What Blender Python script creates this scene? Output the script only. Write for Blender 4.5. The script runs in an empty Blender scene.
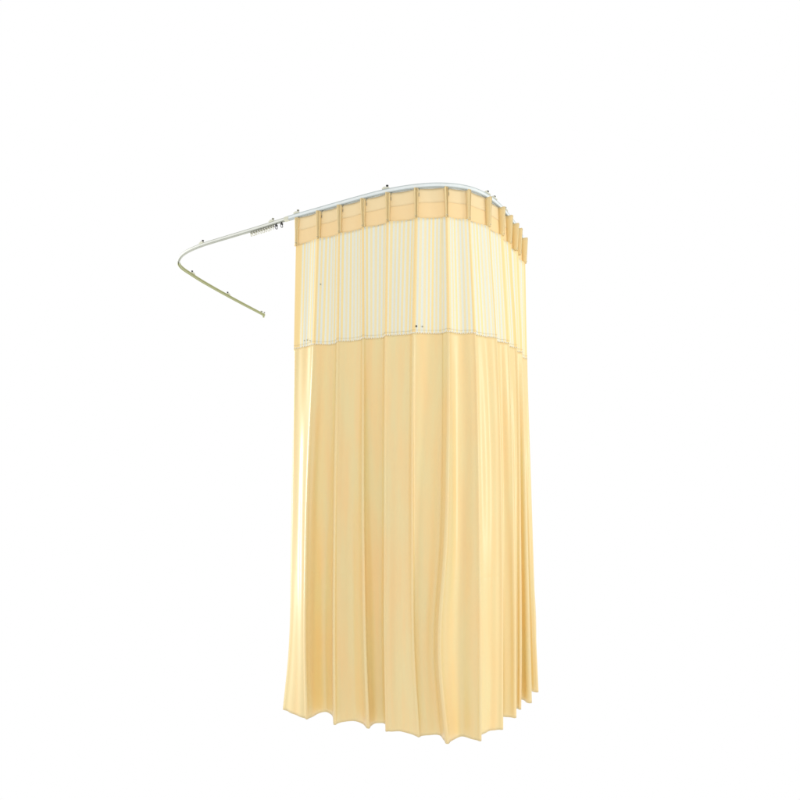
import bpy, math, random
import numpy as np
random.seed(4); rng = np.random.default_rng(4)
S = bpy.context.scene; COL = S.collection
# ------------------------------------------------------------------ camera
F = 573.0; PITCH = math.atan(82 / F); EYE = 1.05
cam = bpy.data.cameras.new('camera'); cam.sensor_width = 36; cam.lens = F / 800 * 36
cam.clip_start = .05; cam.clip_end = 200
co = bpy.data.objects.new('camera', cam); COL.objects.link(co)
co.location = (0, 0, EYE); co.rotation_euler = (math.pi / 2 + PITCH, 0, 0)
S.camera = co
# ------------------------------------------------------------------ world: white studio sweep all round
w = bpy.data.worlds.new('World'); S.world = w; w.use_nodes = True
w.node_tree.nodes['Background'].inputs[0].default_value = (1, 1, 1, 1)
w.node_tree.nodes['Background'].inputs[1].default_value = 1.0
# tall area lamps added to pick out the fold edges
def area(name, loc, target, size, power, color):
    L = bpy.data.lights.new(name, 'AREA'); L.shape = 'RECTANGLE'; L.size = size; L.size_y = 2.6; L.energy = power; L.color = color
    o = bpy.data.objects.new(name, L); COL.objects.link(o); o.location = loc
    from mathutils import Vector
    o.rotation_euler = (Vector(target) - Vector(loc)).to_track_quat('-Z', 'Y').to_euler()
    return o
area('added_raking_light', (4.1, .75, 1.1), (0, 2.7, 1.1), .5, 38, (1, 1, .96))  # added, unseen: rakes the front folds from the right
area('added_rim_light', (-3.6, 4.42, 1.1), (0, 2.6, 1.1), .4, 95, (1, 1, .97))  # added, unseen: thin highlights on the fold tips from behind left
S.view_settings.view_transform = 'Standard'; S.view_settings.look = 'None'
S.view_settings.exposure = 0; S.view_settings.gamma = 1
S.render.resolution_x = S.render.resolution_y = 1024
S.render.engine = 'CYCLES'
S.cycles.max_bounces = 10; S.cycles.transparent_max_bounces = 16

# ------------------------------------------------------------------ materials
def mat(name):
    m = bpy.data.materials.new(name); m.use_nodes = True
    nt = m.node_tree; return m, nt, nt.nodes['Principled BSDF'], nt.nodes['Material Output']
def N(nt, t, **kw):
    n = nt.nodes.new(t)
    for k, v in kw.items(): setattr(n, k, v)
    return n
def math_n(nt, op, a, b=None, clamp=False):
    n = N(nt, 'ShaderNodeMath', operation=op); n.use_clamp = clamp
    for i, v in enumerate((a, b)):
        if v is None: continue
        if isinstance(v, (int, float)): n.inputs[i].default_value = v
        else: nt.links.new(v, n.inputs[i])
    return n.outputs[0]

def cloth(name, c1, c2, trans=.3, sheen=.35, coat=0.):
    m, nt, p, out = mat(name)
    tc = N(nt, 'ShaderNodeTexCoord')
    mp = N(nt, 'ShaderNodeMapping'); mp.inputs['Scale'].default_value = (9, 1.1, 1)
    nt.links.new(tc.outputs['UV'], mp.inputs[0])
    no = N(nt, 'ShaderNodeTexNoise'); no.inputs['Scale'].default_value = 2.2; no.inputs['Detail'].default_value = 4
    nt.links.new(mp.outputs[0], no.inputs['Vector'])
    mx = N(nt, 'ShaderNodeMix', data_type='RGBA')
    mx.inputs[6].default_value = (*c1, 1); mx.inputs[7].default_value = (*c2, 1)
    mr = N(nt, 'ShaderNodeMapRange'); mr.inputs[1].default_value = .35; mr.inputs[2].default_value = .65
    nt.links.new(no.outputs[0], mr.inputs[0]); nt.links.new(mr.outputs[0], mx.inputs[0])
    # woven threads
    u = N(nt, 'ShaderNodeSeparateXYZ'); nt.links.new(tc.outputs['UV'], u.inputs[0])
    a = math_n(nt, 'SINE', math_n(nt, 'MULTIPLY', u.outputs[0], 2600.))
    b = math_n(nt, 'SINE', math_n(nt, 'MULTIPLY', u.outputs[1], 2600.))
    fine = N(nt, 'ShaderNodeTexNoise'); fine.inputs['Scale'].default_value = 260; fine.inputs['Detail'].default_value = 2
    nt.links.new(tc.outputs['UV'], fine.inputs['Vector'])
    h = math_n(nt, 'ADD', math_n(nt, 'MULTIPLY', a, b), math_n(nt, 'MULTIPLY', fine.outputs[0], 1.5))
    bp = N(nt, 'ShaderNodeBump'); bp.inputs['Strength'].default_value = .12; bp.inputs['Distance'].default_value = .0006
    nt.links.new(h, bp.inputs['Height'])
    nt.links.new(bp.outputs[0], p.inputs['Normal'])
    nt.links.new(mx.outputs[2], p.inputs['Base Color'])
    p.inputs['Roughness'].default_value = .62
    p.inputs['Specular IOR Level'].default_value = .35
    p.inputs['Sheen Weight'].default_value = sheen
    p.inputs['Coat Weight'].default_value = coat; p.inputs['Coat Roughness'].default_value = .3; p.inputs['Coat IOR'].default_value = 1.8
    p.inputs['Sheen Roughness'].default_value = .3
    p.inputs['Sheen Tint'].default_value = (1, .98, .9, 1)
    tr = N(nt, 'ShaderNodeBsdfTranslucent'); nt.links.new(mx.outputs[2], tr.inputs[0])
    ms = N(nt, 'ShaderNodeMixShader'); ms.inputs[0].default_value = trans
    nt.links.new(p.outputs[0], ms.inputs[1]); nt.links.new(tr.outputs[0], ms.inputs[2])
    nt.links.new(ms.outputs[0], out.inputs[0])
    return m
FAB = cloth('cream_yellow_fabric', (.92, .80, .44), (.96, .765, .385), .3, .3, 1.)
HEAD = cloth('heading_fabric', (.97, .80, .49), (.97, .81, .51), .35, .2)
TAPE = cloth('heading_tape_fabric', (.965, .765, .44), (.97, .78, .46), .08, .3)
PLEAT = cloth('pleat_fabric', (.985, .79, .41), (.985, .81, .45), .2, .3, 0.)

def mesh_material():
    m, nt, p, out = mat('net_with_stripes')
    tc = N(nt, 'ShaderNodeTexCoord'); u = N(nt, 'ShaderNodeSeparateXYZ'); nt.links.new(tc.outputs['UV'], u.inputs[0])
    jit = N(nt, 'ShaderNodeTexNoise', noise_dimensions='1D'); jit.inputs['Scale'].default_value = 9.
    nt.links.new(u.outputs[0], jit.inputs['W'])
    uu = math_n(nt, 'ADD', u.outputs[0], math_n(nt, 'MULTIPLY', jit.outputs[0], .02))
    fr = math_n(nt, 'FRACT', math_n(nt, 'MULTIPLY', uu, 1 / .0192))
    d = math_n(nt, 'ABSOLUTE', math_n(nt, 'SUBTRACT', fr, .5))             # 0 at stripe centre
    sel = N(nt, 'ShaderNodeMapRange', interpolation_type='SMOOTHSTEP')
    sel.inputs[1].default_value = .36; sel.inputs[2].default_value = .20; sel.inputs[3].default_value = 0; sel.inputs[4].default_value = 1
    nt.links.new(d, sel.inputs[0])
    # every stripe of slightly different density
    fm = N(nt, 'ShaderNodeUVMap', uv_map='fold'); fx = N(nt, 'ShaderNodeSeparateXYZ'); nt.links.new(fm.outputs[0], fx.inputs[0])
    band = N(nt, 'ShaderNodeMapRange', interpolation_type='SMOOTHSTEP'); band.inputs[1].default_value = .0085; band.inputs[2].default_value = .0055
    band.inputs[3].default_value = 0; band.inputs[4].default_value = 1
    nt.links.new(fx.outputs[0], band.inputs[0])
    idx = math_n(nt, 'FLOOR', math_n(nt, 'MULTIPLY', uu, 1 / .0192))
    wn = N(nt, 'ShaderNodeTexWhiteNoise', noise_dimensions='1D'); nt.links.new(idx, wn.inputs['W'])
    stripe = math_n(nt, 'MULTIPLY', sel.outputs[0], math_n(nt, 'ADD', math_n(nt, 'MULTIPLY', wn.outputs[0], .4), .6))
    stripe = math_n(nt, 'MAXIMUM', stripe, band.outputs[0])
    mx = N(nt, 'ShaderNodeMix', data_type='RGBA')
    mx.inputs[6].default_value = (.71, .75, .66, 1); mx.inputs[7].default_value = (.93, .74, .35, 1)
    nt.links.new(stripe, mx.inputs[0])
    nt.links.new(mx.outputs[2], p.inputs['Base Color']); p.inputs['Roughness'].default_value = .6
    p.inputs['Sheen Weight'].default_value = .1
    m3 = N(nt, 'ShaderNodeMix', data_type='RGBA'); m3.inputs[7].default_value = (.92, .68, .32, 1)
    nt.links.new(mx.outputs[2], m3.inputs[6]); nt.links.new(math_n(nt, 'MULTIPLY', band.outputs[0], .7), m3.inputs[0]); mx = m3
    nt.links.new(mx.outputs[2], p.inputs['Base Color'])
    tr = N(nt, 'ShaderNodeBsdfTranslucent'); nt.links.new(mx.outputs[2], tr.inputs[0])
    ms = N(nt, 'ShaderNodeMixShader'); ms.inputs[0].default_value = .3
    nt.links.new(p.outputs[0], ms.inputs[1]); nt.links.new(tr.outputs[0], ms.inputs[2])
    # net holes, rows of tiny cells 3 mm apart
    hv = math_n(nt, 'SINE', math_n(nt, 'MULTIPLY', u.outputs[1], 2 * math.pi / .0045))
    hu = math_n(nt, 'SINE', math_n(nt, 'MULTIPLY', uu, 2 * math.pi / .0041))
    hole = math_n(nt, 'GREATER_THAN', math_n(nt, 'MULTIPLY', hv, hu), .15)
    op = math_n(nt, 'MULTIPLY', hole, math_n(nt, 'MULTIPLY', .45, math_n(nt, 'SUBTRACT', 1., stripe)))
    tp = N(nt, 'ShaderNodeBsdfTransparent')
    m2 = N(nt, 'ShaderNodeMixShader'); nt.links.new(op, m2.inputs[0])
    nt.links.new(ms.outputs[0], m2.inputs[1]); nt.links.new(tp.outputs[0], m2.inputs[2])
    nt.links.new(m2.outputs[0], out.inputs[0])
    return m
NET = mesh_material()

def plain(name, c, rough=.4, metal=0., bump=.05):
    m, nt, p, out = mat(name)
    tc = N(nt, 'ShaderNodeTexCoord'); no = N(nt, 'ShaderNodeTexNoise'); no.inputs['Scale'].default_value = 60
    nt.links.new(tc.outputs['Object'], no.inputs['Vector'])
    mx = N(nt, 'ShaderNodeMix', data_type='RGBA'); mx.inputs[6].default_value = (*c, 1)
    mx.inputs[7].default_value = (*[v * .9 for v in c], 1); nt.links.new(no.outputs[0], mx.inputs[0])
    nt.links.new(mx.outputs[2], p.inputs['Base Color'])
    bp = N(nt, 'ShaderNodeBump'); bp.inputs['Strength'].default_value = bump; bp.inputs['Distance'].default_value = .001
    nt.links.new(no.outputs[0], bp.inputs['Height']); nt.links.new(bp.outputs[0], p.inputs['Normal'])
    p.inputs['Roughness'].default_value = rough; p.inputs['Metallic'].default_value = metal
    return m
RAIL = plain('pale_anodised_aluminium', (.83, .88, .875), .4, 0)
RAILT = plain('cream_anodised_aluminium', (.84, .85, .78), .4, 0)
LIPT = plain('grey_green_lip', (.42, .44, .38), .45, 0)
RAILEDGE = plain('grey_rail_lip', (.52, .58, .58), .45, 0)
OLIVE = plain('rail_shade_olive', (.36, .38, .16), .42, .1)  # shaded inner side of the return arm, painted in as olive
OLIVEEDGE = plain('lip_shade_olive', (.44, .46, .24), .45, .1)  # same painted olive shade, lighter, for the arm's lips and end cap
PLASTIC = plain('cream_plastic', (.70, .70, .56), .4)
DARK = plain('dark_steel', (.05, .05, .05), .35, .5)
GREY = plain('grey_plastic', (.34, .34, .27), .4)
THREAD = plain('thread_grey', (.56, .50, .34), .7)
HOLE = plain('white_thread', (.95, .93, .85), .7)

# ------------------------------------------------------------------ objects
def obj(name, verts, faces, materials, parent=None, uvs=None, smooth=True, fmat=None):
    me = bpy.data.meshes.new(name); me.from_pydata([tuple(map(float, v)) for v in verts], [], faces)
    for m in (materials if isinstance(materials, (list, tuple)) else [materials]): me.materials.append(m)
    if uvs is not None:
        l = me.uv_layers.new(name='UVMap')
        vi = np.zeros(len(me.loops), dtype=np.int32); me.loops.foreach_get('vertex_index', vi)
        l.data.foreach_set('uv', np.asarray(uvs, dtype=np.float32)[vi].ravel())
    if smooth: me.polygons.foreach_set('use_smooth', [True] * len(me.polygons))
    if fmat: me.polygons.foreach_set('material_index', fmat)
    me.update()
    o = bpy.data.objects.new(name, me); COL.objects.link(o)
    if parent: o.parent = parent
    return o
def thing(name, label, cat, loc=(0, 0, 0), rz=0, group=None):
    o = bpy.data.objects.new(name, None); COL.objects.link(o); o.empty_display_size = .1
    o.location = loc; o.rotation_euler = (0, 0, rz); o['label'] = label; o['category'] = cat
    if group: o['group'] = group
    return o
class MB:
    def __init__(s): s.v = []; s.f = []; s.m = []
    def add(s, v, f, mi=0):
        b = len(s.v); s.v += list(v); s.f += [tuple(i + b for i in q) for q in f]; s.m += [mi] * len(f)
    def box(s, c, d, ax=None, mi=0, bev=0):
        ax = np.eye(3) if ax is None else np.array(ax); c = np.array(c)
        # chamfered box: 24 vertex
        hx, hy, hz = [k / 2 for k in d]; b = bev or min(d) * .18
        P = []
        for sx in (-1, 1):
            for sy in (-1, 1):
                for sz in (-1, 1):
                    P += [(sx * hx, sy * (hy - b), sz * (hz - b)), (sx * (hx - b), sy * hy, sz * (hz - b)), (sx * (hx - b), sy * (hy - b), sz * hz)]
        import bmesh
        bm = bmesh.new()
        for q in P: bm.verts.new(q)
        bmesh.ops.convex_hull(bm, input=bm.verts[:]); bm.verts.index_update()
        vv = [c + ax.T @ np.array(v.co) for v in bm.verts]; ff = [tuple(x.index for x in f.verts) for f in bm.faces]; bm.free()
        s.add(vv, ff, mi)
    def tube(s, pts, r, n=8, mi=0, closed=False):
        pts = [np.array(p, float) for p in pts]; k = len(pts); V = []; Fc = []
        rr = r if isinstance(r, (list, tuple)) else [r] * k
        for i, p in enumerate(pts):
            a = pts[(i - 1) % k] if (i or closed) else p; b = pts[(i + 1) % k] if (i < k - 1 or closed) else p
            t = b - a; t = t / (np.linalg.norm(t) + 1e-9)
            up = np.array((0, 0, 1.)) if abs(t[2]) < .9 else np.array((1., 0, 0))
            x = np.cross(up, t); x /= np.linalg.norm(x); y = np.cross(t, x)
            for j in range(n):
                th = 2 * math.pi * j / n; V.append(p + rr[i] * (x * math.cos(th) + y * math.sin(th)))
        for i in range(k if closed else k - 1):
            for j in range(n):
                i2 = (i + 1) % k; Fc.append((i * n + j, i * n + (j + 1) % n, i2 * n + (j + 1) % n, i2 * n + j))
        if not closed: Fc += [tuple(range(n))[::-1], tuple((k - 1) * n + j for j in range(n))]
        s.add(V, Fc, mi)
    def ring(s, c, R, r, ax, ay, mi=0, n=14):
        c = np.array(c); s.tube([c + R * (np.array(ax) * math.cos(2 * math.pi * i / n) + np.array(ay) * math.sin(2 * math.pi * i / n)) for i in range(n)], r, 6, mi, True)
    def build(s, name, mats, parent=None, smooth=False): return obj(name, s.v, s.f, mats, parent, smooth=smooth, fmat=s.m)

# ------------------------------------------------------------------ measured plan (metres) of rail and hem
cP, sP = math.cos(PITCH), math.sin(PITCH)
def plan(x, y, z):
    dx, dz = (x - 400) / F, -(y - 400) / F
    d = np.array([dx, cP - dz * sP, sP + dz * cP]); t = (z - EYE) / d[2]; return np.array([d[0] * t, d[1] * t])
def project(p, z):
    dz = z - EYE; yy = p[1] * cP + dz * sP; zz = -p[1] * sP + dz * cP
    return 400 + F * p[0] / yy, 400 - F * zz / yy
RAIL_Z = 2.37            # middle of the rail
ZT = RAIL_Z - .0085       # top of cloth
trk = [(264,315),(230,297),(200,280),(190,273.5),(183,269),(179,265),(178.4,261),(181,256),(187,251.5),(196,247.4),(203,244.7),(230,236.5),(260,227.5),(290,218),(320,209.5),(350,201),(380,193),(400,189),(420,186.3),(440,185.3),(460,186.8),(475,190.5),(487,196.5),(497,204),(505,212.5),(516,227),(527,248)]
tp = np.array([plan(x, y, RAIL_Z) for x, y in trk])
tp = np.vstack([tp, tp[-1] + (tp[-1] - tp[-2]) * .55])
def catmull(P, per):
    P = np.asarray(P, float); out = []
    Q = np.vstack([2 * P[0] - P[1], P, 2 * P[-1] - P[-2]])
    for i in range(1, len(Q) - 2):
        p0, p1, p2, p3 = Q[i - 1:i + 3]
        t0 = 0; t1 = t0 + max(np.linalg.norm(p1 - p0), 1e-6) ** .5; t2 = t1 + max(np.linalg.norm(p2 - p1), 1e-6) ** .5; t3 = t2 + max(np.linalg.norm(p3 - p2), 1e-6) ** .5
        for k in range(per):
            t = t1 + (t2 - t1) * k / per
            A1 = (t1 - t) / (t1 - t0) * p0 + (t - t0) / (t1 - t0) * p1; A2 = (t2 - t) / (t2 - t1) * p1 + (t - t1) / (t2 - t1) * p2
            A3 = (t3 - t) / (t3 - t2) * p2 + (t - t2) / (t3 - t2) * p3
            B1 = (t2 - t) / (t2 - t0) * A1 + (t - t0) / (t2 - t0) * A2; B2 = (t3 - t) / (t3 - t1) * A2 + (t - t1) / (t3 - t1) * A3
            out.append((t2 - t) / (t2 - t1) * B1 + (t - t1) / (t2 - t1) * B2)
    out.append(P[-1]); return np.array(out)
c = catmull(tp, 24)
L = np.concatenate([[0], np.cumsum(np.linalg.norm(np.diff(c, axis=0), axis=1))])
n = 700; s_ = np.linspace(0, L[-1], n); cur = np.stack([np.interp(s_, L, c[:, i]) for i in (0, 1)], 1)
sig = .035 / (L[-1] / n); kx = np.arange(-60, 61); ker = np.exp(-kx ** 2 / (2 * sig ** 2)); ker /= ker.sum()
pad = np.vstack([cur[0] + (cur[0] - cur[1]) * np.arange(60, 0, -1)[:, None], cur, cur[-1] + (cur[-1] - cur[-2]) * np.arange(1, 61)[:, None]])
cur = np.stack([np.convolve(pad[:, i], ker, 'valid') for i in (0, 1)], 1)
TL = np.concatenate([[0], np.cumsum(np.linalg.norm(np.diff(cur, axis=0), axis=1))])
def tpos(s): return np.array([np.interp(s, TL, cur[:, 0]), np.interp(s, TL, cur[:, 1])])
def ttan(s):
    s = min(max(s, .01), TL[-1] - .01); d = tpos(s + .01) - tpos(s - .01); return d / np.linalg.norm(d)
def tnor(s): t = ttan(s); return np.array([t[1], -t[0]])       # outward, towards the viewer's side
px = np.array([project(q, RAIL_Z)[0] for q in cur]); mid = int(np.argmin(px))
def s_at(x):                                                    # arc length on the front run whose image x is x
    return float(np.interp(x, px[mid:], TL[mid:]))
S_CORNER = TL[mid]
def s_arm(x): return float(np.interp(x, px[:mid + 1][::-1], TL[:mid + 1][::-1]))

# ------------------------------------------------------------------ track
pleat_x = [297, 320.5, 341.5, 365, 389, 416.5, 446, 467, 485.5, 498.5, 506, 513.5, 521]
sK = [s_at(x) for x in pleat_x] + [s_at(521) + .03]
track = thing('curtain_track', 'long pale ceiling rail bent round two rounded corners above the yellow curtain', 'curtain track', (*tpos(S_CORNER), RAIL_Z))
base = np.array(track.location)
W, H = .0065, .0085
prof = [(-W, -H), (-W, -H * .55), (-W * .82, -H * .45), (-W * .82, H * .45), (-W, H * .6), (-W, H), (W, H), (W, H * .6), (W * .82, H * .45), (W * .82, -H * .45), (W, -H * .55), (W, -H), (W * .3, -H), (W * .3, -H * .6), (W * .6, -H * .6), (W * .6, H * .5), (-W * .6, H * .5), (-W * .6, -H * .6), (-W * .3, -H * .6), (-W * .3, -H)]
lips = {0, 4, 5, 6, 10, 11, 19}
def sweep(name, s0, s1, mats, k=1.0, parent=track):
    ss = np.linspace(s0, s1, max(3, int((s1 - s0) / .012))); V = []; Fc = []; fm = []; m = len(prof)
    for s in ss:
        p, nn = tpos(s), tnor(s)
        for a, b in prof: V.append((p[0] + nn[0] * a * k - base[0], p[1] + nn[1] * a * k - base[1], b * k))
    for i in range(len(ss) - 1):
        for j in range(m): Fc.append((i * m + j, i * m + (j + 1) % m, (i + 1) * m + (j + 1) % m, (i + 1) * m + j)); fm.append(1 if j in lips else 0)
    Fc += [tuple(range(m))[::-1], tuple((len(ss) - 1) * m + j for j in range(m))]; fm += [0, 0]
    return obj(name, V, Fc, mats, parent, smooth=False, fmat=fm)
track.location = base
r = sweep('return_rail', .012, S_CORNER - .004, [OLIVE, OLIVEEDGE], .98); r['label'] = 'return arm of the rail, its shade painted olive'
s_join = s_at(287)
sweep('rail', S_CORNER - .002, s_join, [RAILT, LIPT], .98)
sweep('rail', s_join + .001, sK[-1] - .004, [RAIL, RAILEDGE], 1.2)
def axes(s): t, nn = ttan(s), tnor(s); return np.array([[t[0], t[1], 0], [nn[0], nn[1], 0], [0, 0, 1.]])
def P3(s, o=0, z=0): p, nn = tpos(s), tnor(s); return np.array([p[0] + nn[0] * o - base[0], p[1] + nn[1] * o - base[1], z])
# joint sleeve, end cap, ceiling brackets
b = MB(); b.box(P3(s_join), (.03, .018, .023), axes(s_join)); b.build('joint_sleeve', PLASTIC, track)
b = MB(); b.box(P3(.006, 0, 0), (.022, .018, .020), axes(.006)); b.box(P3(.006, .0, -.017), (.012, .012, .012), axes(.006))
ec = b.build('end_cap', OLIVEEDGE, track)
b = MB(); b.box(P3(.002, -.004, .019), (.010, .010, .010), axes(.0)); b.box(P3(.04, -.002, .017), (.018, .012, .007), axes(.04)); b.build('screw', GREY, ec)
for s, dk in ((s_arm(228), 1), (s_arm(192.5), 1), (s_at(202), 1), (s_at(272), 0), (s_at(297), 0), (s_at(386), 1), (s_at(487), 1), (s_at(494), 1), (s_at(505), 0)):
    z0 = .0085 * (1.2 if s > s_join else .85)
    b = MB(); b.box(P3(s, 0, z0 + .004), (.034, .020, .007), axes(s)); b.box(P3(s - .007, 0, z0 + .010), (.012, .013, .008), axes(s))
    o = b.build('bracket', PLASTIC, track)
    b = MB(); q = P3(s + .006, 0, z0 + .006); b.tube([q, q + np.array([0, 0, .010])], .0042, 10); b.tube([q + np.array([0, 0, .010]), q + np.array([0, 0, .014])], .0062, 10)
    b.build('screw', DARK if dk else GREY, o)

# ------------------------------------------------------------------ cloth layout
# pleat tops measured on the rail, and the line each fold follows further down
tK = list(range(14))
seam_x = [294, 314, 338, 363.5, 386, 413.5, 448.5, 475, 496, 508, 516, 521, 525.6, 526]
mid_x  = [291, 306.5, 335, 363.5, 385.5, 412.5, 446, 478.5, 500.7, 512.5, 519, 525.6, 531, 531]
low_x  = [288, 305.5, 334.6, 365.5, 385.8, 414, 440, 479.5, 501, 514, 519.5, 528.6, 535, 535]
ZS, ZH = 1.70, ZT - .150
nodes = [(0, 282.8, 709.7), (.5, 295, 714.5), (.93, 304.5, 718.3), (1.04, 308.3, 718.6), (1.35, 316, 714.6), (1.65, 326.3, 712), (1.88, 332.0, 714.8), (1.97, 334.3, 724), (2.03, 336, 724.2),
 (2.3, 342, 722.2), (2.6, 354.4, 720.9), (2.85, 361.8, 723.7), (2.97, 367.2, 728), (3.03, 369.4, 727.4), (3.3, 375, 723.3), (3.85, 384, 723.8), (3.97, 386.4, 730.6), (4.03, 388, 731),
 (4.5, 401.2, 731.8), (4.8, 411, 733.8), (4.97, 417.6, 736.5), (5.03, 420, 736.3), (5.35, 428, 735.2), (5.8, 439.8, 735.2), (5.9, 444, 740), (5.98, 446.5, 743), (6.03, 448.8, 742.7),
 (6.5, 461.9, 736.5), (6.96, 478.2, 740.6), (7.02, 480.3, 740.3), (7.12, 481.8, 735), (7.5, 490, 730.7), (7.96, 500.3, 729.7), (8.03, 501.6, 728.4), (8.2, 499.5, 717), (8.6, 503.5, 716.6),
 (8.96, 513.6, 717.9), (9.03, 514.6, 716.6), (9.2, 512.4, 708.4), (9.6, 515.6, 708.4), (9.96, 518.8, 709.4), (10.03, 519.5, 708.4), (10.2, 517.6, 699), (10.6, 521.5, 699.8), (10.96, 529.2, 702.9),
 (11.03, 530.2, 701.6), (11.2, 527.2, 690.8), (11.6, 531.2, 691.2), (11.96, 536.2, 692.3), (12.03, 537, 691), (12.25, 533, 682), (12.6, 535, 677), (13, 533, 671)]
nt_ = np.array([a[0] for a in nodes]); hemP = np.array([plan(a[1], a[2], 0) for a in nodes])
topP = []
for t, _, _ in nodes:
    k = round(t); d = t - k
    if abs(d) <= .071 and 0 < k < 13: tt, o = k + d * 1.2, .015
    elif abs(d) <= .21 and 0 < k < 13: tt, o = k + math.copysign(.14, d), .004
    else: tt, o = t, .002
    s = np.interp(tt, tK, sK); topP.append(tpos(s) + tnor(s) * o)
topP = np.array(topP)
def raw_nodes(z):
    f = (ZH - z) / ZH; return topP * (1 - f) + hemP * f
def y_to_z(t, yy):
    # height at which column t meets image row yy
    zz = np.linspace(0, ZT, 120); best = None
    pr = []
    for z in zz:
        R = raw_nodes(z); q = np.array([np.interp(t, nt_, R[:, i]) for i in (0, 1)]); pr.append(project(q, z))
    pr = np.array(pr); i = int(np.argmin(abs(pr[:, 1] - yy))); return zz[i], pr[i, 0]
corr = []      # per pleat: list of (z, dx in pixels)
for k in range(14):
    L_ = [(0, 0)]
    for yy, xs in ((655, low_x), (540, mid_x), (345, seam_x)):
        z, x0 = y_to_z(k, yy); L_.append((z, xs[k] - x0))
    L_.append((ZH, 0)); corr.append(L_)
def cr1(z, pts):
    Z = np.array([p[0] for p in pts]); D = np.array([p[1] for p in pts])
    i = min(max(int(np.searchsorted(Z, z)) - 1, 0), len(Z) - 2); m = np.gradient(D, Z); h = Z[i + 1] - Z[i]; t = (z - Z[i]) / h
    return (2*t**3-3*t**2+1)*D[i] + (t**3-2*t**2+t)*h*m[i] + (-2*t**3+3*t**2)*D[i+1] + (t**3-t**2)*h*m[i+1]
PER = 7
tfine = catmull(np.stack([nt_, nt_ * 0], 1), PER)[:, 0]
# slow wrinkles, drifting down the cloth
wr = [(rng.uniform(7, 26), rng.uniform(0, 6.3), rng.uniform(-1.2, 1.2), rng.uniform(.35, 1.)) for _ in range(9)]
def level(z):
    R = raw_nodes(z); f = (ZH - z) / ZH
    cz = np.array([cr1(z, corr[k]) for k in range(14)])
    dx = np.interp(nt_, tK, cz); R = R.copy(); R[:, 0] += dx * R[:, 1] / F
    # pull loose cloth between folds back at mid height a little
    Cc = catmull(R, PER)
    T = np.gradient(Cc, axis=0); T /= np.linalg.norm(T, axis=1)[:, None] + 1e-9; Nn = np.stack([T[:, 1], -T[:, 0]], 1)
    a = sum(A * np.sin(fr * tfine * .55 + ph + dr * z * 2.2 + .8 * math.sin(z * 2.1 + ph)) for fr, ph, dr, A in wr)
    env = .0015 * min(1, .25 + f * 1.2)
    dtip = np.abs(tfine - np.round(tfine)); env = env * np.clip(dtip / .12, .15, 1)
    sgn = (tfine > .5) & (tfine < 12.5)
    bead = .008 * (.35 + .65 * min(1, f * 2)) * np.exp(-(dtip / .035) ** 2) * sgn
    bead = bead - .0005 * math.exp(-((z - .64) / .006) ** 2)        # crease left from folded storage
    return Cc + Nn * (a * env + bead)[:, None]
seamC = level(ZS); U = np.concatenate([[0], np.cumsum(np.linalg.norm(np.diff(seamC, axis=0), axis=1))])
curtain = thing('privacy_curtain', 'pleated cream yellow hospital privacy curtain with a striped net top hanging in an open corner', 'curtain', (*tpos(sK[6]), 0))
cb = np.array(curtain.location)
def loft(name, zs, m, lower=None):
    V = []; UV = []; nC = len(tfine)
    for z in zs:
        C = level(z)
        for j in range(nC): V.append((C[j, 0] - cb[0], C[j, 1] - cb[1], z)); UV.append((U[j], z))
    Fc = [(i * nC + j, i * nC + j + 1, (i + 1) * nC + j + 1, (i + 1) * nC + j) for i in range(len(zs) - 1) for j in range(nC - 1)]
    return obj(name, V, Fc, m, curtain, UV)
fab = loft('fabric_panel', np.sort(np.concatenate([np.linspace(0, ZS, 110), np.linspace(.626, .654, 9)])), FAB)
fs = fab.modifiers.new('thickness', 'SOLIDIFY'); fs.thickness = .0011; fs.offset = 0
net = loft('net_panel', np.linspace(ZS + .0005, ZH + .004, 44), NET)
kU = np.interp(np.arange(14), tfine, U)
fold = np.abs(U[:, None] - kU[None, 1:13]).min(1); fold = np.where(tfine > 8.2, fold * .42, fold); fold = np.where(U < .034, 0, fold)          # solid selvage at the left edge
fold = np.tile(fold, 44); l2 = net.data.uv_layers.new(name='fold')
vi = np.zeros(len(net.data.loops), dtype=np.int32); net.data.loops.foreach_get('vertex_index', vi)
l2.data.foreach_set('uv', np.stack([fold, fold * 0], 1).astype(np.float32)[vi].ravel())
# heading band along the rail, slack between pleats
def head_pt(s, z, o):
    k = float(np.interp(s, sK, tK)); ph = abs(math.sin(math.pi * k)); sag = -.005 * ph ** 1.3 + .002
    p = tpos(s) + tnor(s) * (o + sag); return p
def strip(name, s0, s1, zs, o, m, thick, sagtop=.0012):
    ss = np.linspace(s0, s1, 260); V = []; UV = []
    for z in zs:
        for s in ss:
            k = float(np.interp(s, sK, tK)); g = abs(math.sin(math.pi * k)); e = (z - zs[0]) / (zs[-1] - zs[0])
            p = head_pt(s, z, o); V.append((p[0] - cb[0], p[1] - cb[1], z - sagtop * g * e)); UV.append((s, z))
    nC = len(ss); Fc = [(i * nC + j, i * nC + j + 1, (i + 1) * nC + j + 1, (i + 1) * nC + j) for i in range(len(zs) - 1) for j in range(nC - 1)]
    ob = obj(name, V, Fc, m, curtain, UV); md = ob.modifiers.new('thickness', 'SOLIDIFY'); md.thickness = thick; md.offset = 0; return ob
S0, S1 = sK[0] - .008, sK[-1]
strip('heading_band', S0, S1, np.linspace(ZH - .002, ZT - .004, 8), .0, HEAD, .0014)
strip('heading_tape', S0, S1, np.linspace(ZH + .078, ZT - .006, 6), .0014, TAPE, .0006)
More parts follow.
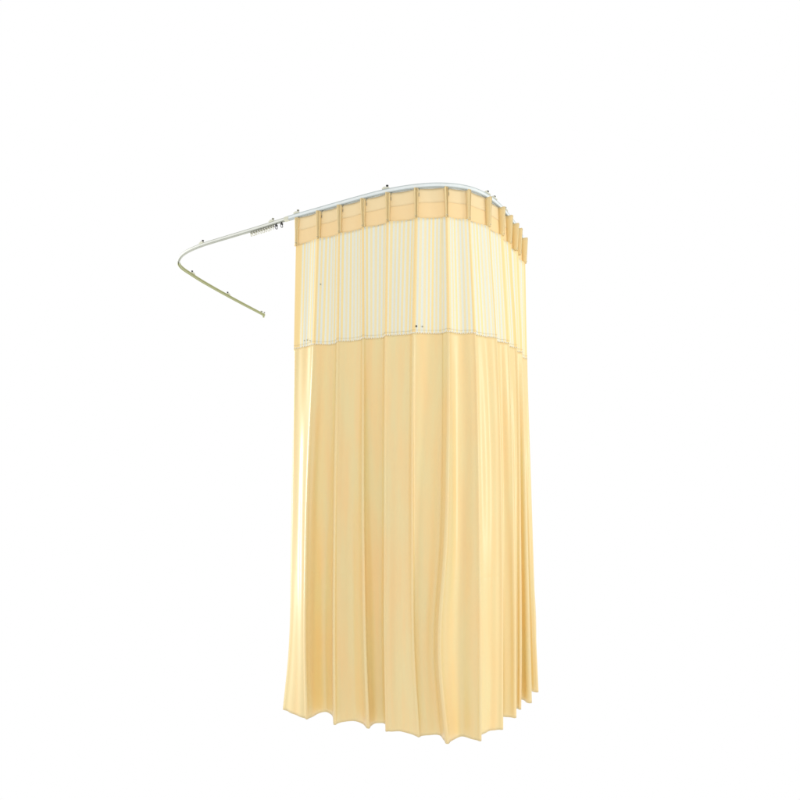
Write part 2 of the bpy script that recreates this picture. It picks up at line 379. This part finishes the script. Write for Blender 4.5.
# pinch pleats: three lobes gathered at the foot, open at the top
def pleat(s, depth=.026, lean=0.):
    V = []; UV = []; rows = 9; ph0 = rng.uniform(-.003, .003)
    for i in range(rows):
        e = i / (rows - 1); z = ZH - .001 + (ZT - .008 - ZH) * e
        wdt = .0058 + .004 * abs(e - .25); dp = depth * (.72 + .34 * e)
        sec = [(-wdt * 1.1, 0), (-wdt * 1.05, dp * .5), (-wdt * .95, dp * .96), (-wdt * .6, dp * 1.03), (-wdt * .25, dp * 1.0), (-wdt * .1, dp * .72), (-wdt * .02, dp * .8), (wdt * .2, dp * 1.05), (wdt * .42, dp * .8), (wdt * .48, dp * .55), (wdt * .62, dp * .75), (wdt * .85, dp * .9), (wdt * 1.05, dp * .5), (wdt * 1.1, 0)]
        for j, (a, o) in enumerate(sec):
            s2 = s + a + ph0 * e; p = tpos(s) + ttan(s) * (a + (ph0 + lean) * e) + tnor(s) * (o + .001)
            V.append((p[0] - cb[0], p[1] - cb[1], z)); UV.append((s + j * .006, z))
    m = len(sec); Fc = [(i * m + j, i * m + j + 1, (i + 1) * m + j + 1, (i + 1) * m + j) for i in range(rows - 1) for j in range(m - 1)]
    o = obj('pinch_pleat', V, Fc, PLEAT, curtain, UV); md = o.modifiers.new('thickness', 'SOLIDIFY'); md.thickness = .0012
    # bar tack at the foot
    b = MB(); q = tpos(s) + tnor(s) * (depth * .72 + .003); b.box((q[0] - cb[0], q[1] - cb[1], ZH + .010), (.007, .003, .003), axes(s)); b.build('bar_tack', THREAD, o)
for x in [298.5] + pleat_x[1:11] + [512, 515.5, 521]:
    pleat(s_at(x), .018 if x < 300 else (.026 if x < 480 else .032))
# stitch rows
def stitches(name, zf, curve, m, step, ln, r, t0, t1):
    b = MB(); Lc = np.concatenate([[0], np.cumsum(np.linalg.norm(np.diff(curve, axis=0), axis=1))]); s = t0 * Lc[-1]
    while s < t1 * Lc[-1]:
        q = [np.interp(s + d, Lc, curve[:, i]) for d in (0, ln) for i in (0, 1)]
        a = np.array([q[0] - cb[0], q[1] - cb[1], zf]); c2 = np.array([q[2] - cb[0], q[3] - cb[1], zf])
        b.tube([a, c2], r, 5); s += step * random.uniform(.85, 1.15)
    return b.build(name, m, curtain)
hc = np.array([head_pt(s, 0, 0) + tnor(s) * .003 for s in np.linspace(S0, S1, 400)])
stitches('stitching', ZH + .002, hc, THREAD, .0105, .004, .0009, 0, 1)
def outward(C, d):
    T = np.gradient(C, axis=0); T /= np.linalg.norm(T, axis=1)[:, None] + 1e-9; return C + np.stack([T[:, 1], -T[:, 0]], 1) * d
stitches('stitching', ZS + .010, outward(level(ZS + .010), .0015), THREAD, .0075, .0055, .0007, 0, 1)
stitches('stitching', ZS - .003, outward(level(ZS), .0025), HOLE, .0105, .004, .0022, 0, 1)
# snap studs on the net
def on_cloth(xp, yp):
    best = (1e9, None)
    for z in np.linspace(ZS, ZH, 60):
        C = level(z)
        for j in range(0, len(C), 1):
            a, bb = project(C[j], z); d = (a - xp) ** 2 + (bb - yp) ** 2
            if d < best[0]: best = (d, (C[j], z, j))
    C, z, j = best[1]; Cn = outward(level(z), .002)[j]; return np.array([Cn[0] - cb[0], Cn[1] - cb[1], z])
for xp, yp, r, m in ((304.8, 341, .0026, GREY), (307.8, 341, .0026, GREY), (310.8, 341, .0026, GREY), (321, 285, .003, GREY), (416, 326.3, .0042, DARK), (422, 325.8, .0035, GREY)):
    q = on_cloth(xp, yp); v = np.array([cb[0] + q[0], cb[1] + q[1], 0]); v = -v / np.linalg.norm(v)
    b = MB(); b.tube([q, q + v * .003, q + v * .0045], [r, r, r * .5], 10); b.build('snap_stud', m, curtain)

# ------------------------------------------------------------------ gliders
def glider(label, s, group, dark=False, k=1., rail=.95, tilt=0.):
    p = tpos(s); t = ttan(s); g = thing('curtain_glider', label, 'curtain glider', (p[0], p[1], RAIL_Z - .0085 * rail), math.atan2(t[1], t[0]), group)
    b = MB(); b.tube([(0, 0, .004), (0, 0, -.006 * k)], .0022 * k, 8); b.box((0, 0, -.007 * k), (.0062 * k, .011 * k, .006 * k)); b.build('stem', GREY if not dark else DARK, g)
    b = MB(); a = math.cos(tilt), math.sin(tilt)
    b.ring((0, 0, -.0155 * k), .0058 * k, .0013 * k, (a[1], a[0], 0), (0, 0, 1)); b.build('eyelet', PLASTIC if not dark else DARK, g)
    return g
xs = np.linspace(251.5, 273.5, 10)
for i, x in enumerate(xs):
    lab = 'small cream glider bunched in the row on the bare rail left of the curtain'
    grp = 'gliders bunched on the bare rail'
    if i == 0: lab = 'leftmost glider of the row bunched on the bare rail'; 
    if i == len(xs) - 1: lab = 'rightmost small glider of the row, next to the bigger dark stopper'
    glider(lab, s_at(x), grp, k=1.25, tilt=random.uniform(-.9, .9))
for x, lab in ((276.5, 'dark rail stopper with ring just right of the bunched gliders'), (281.8, 'dark rail stopper with ring nearest the left edge of the curtain')):
    g = glider(lab, s_at(x), 'dark stoppers on the rail', dark=True, k=1.35); g['category'] = 'rail stopper'; g.name = 'rail_stopper'
ordn = ['curtain edge at far left', 'first pleat from the left edge', 'second pleat from the left', 'third pleat from the left', 'fourth pleat from the left', 'fifth pleat from the left', 'wide pleat at the start of the rounded corner', 'pleat in the middle of the rounded corner', 'last forward-facing pleat of the rounded corner',
  'nearest side-on pleat on the right side', 'second side-on pleat on the right side', 'third side-on pleat on the right side', 'rearmost side-on pleat at the right edge']
for x, nm in zip(pleat_x, ordn):
    s = s_at(x) + .012
    g = glider('tiny grey glider holding up the ' + nm, s, 'gliders holding the curtain pleats', k=.8, rail=1.28)
    b = MB(); b.tube([(0, 0, -.016), (0, -.004, -.024), (0, -.005, -.034), (0, -.001, -.04)], .0011, 6); b.build('hook', GREY, g)
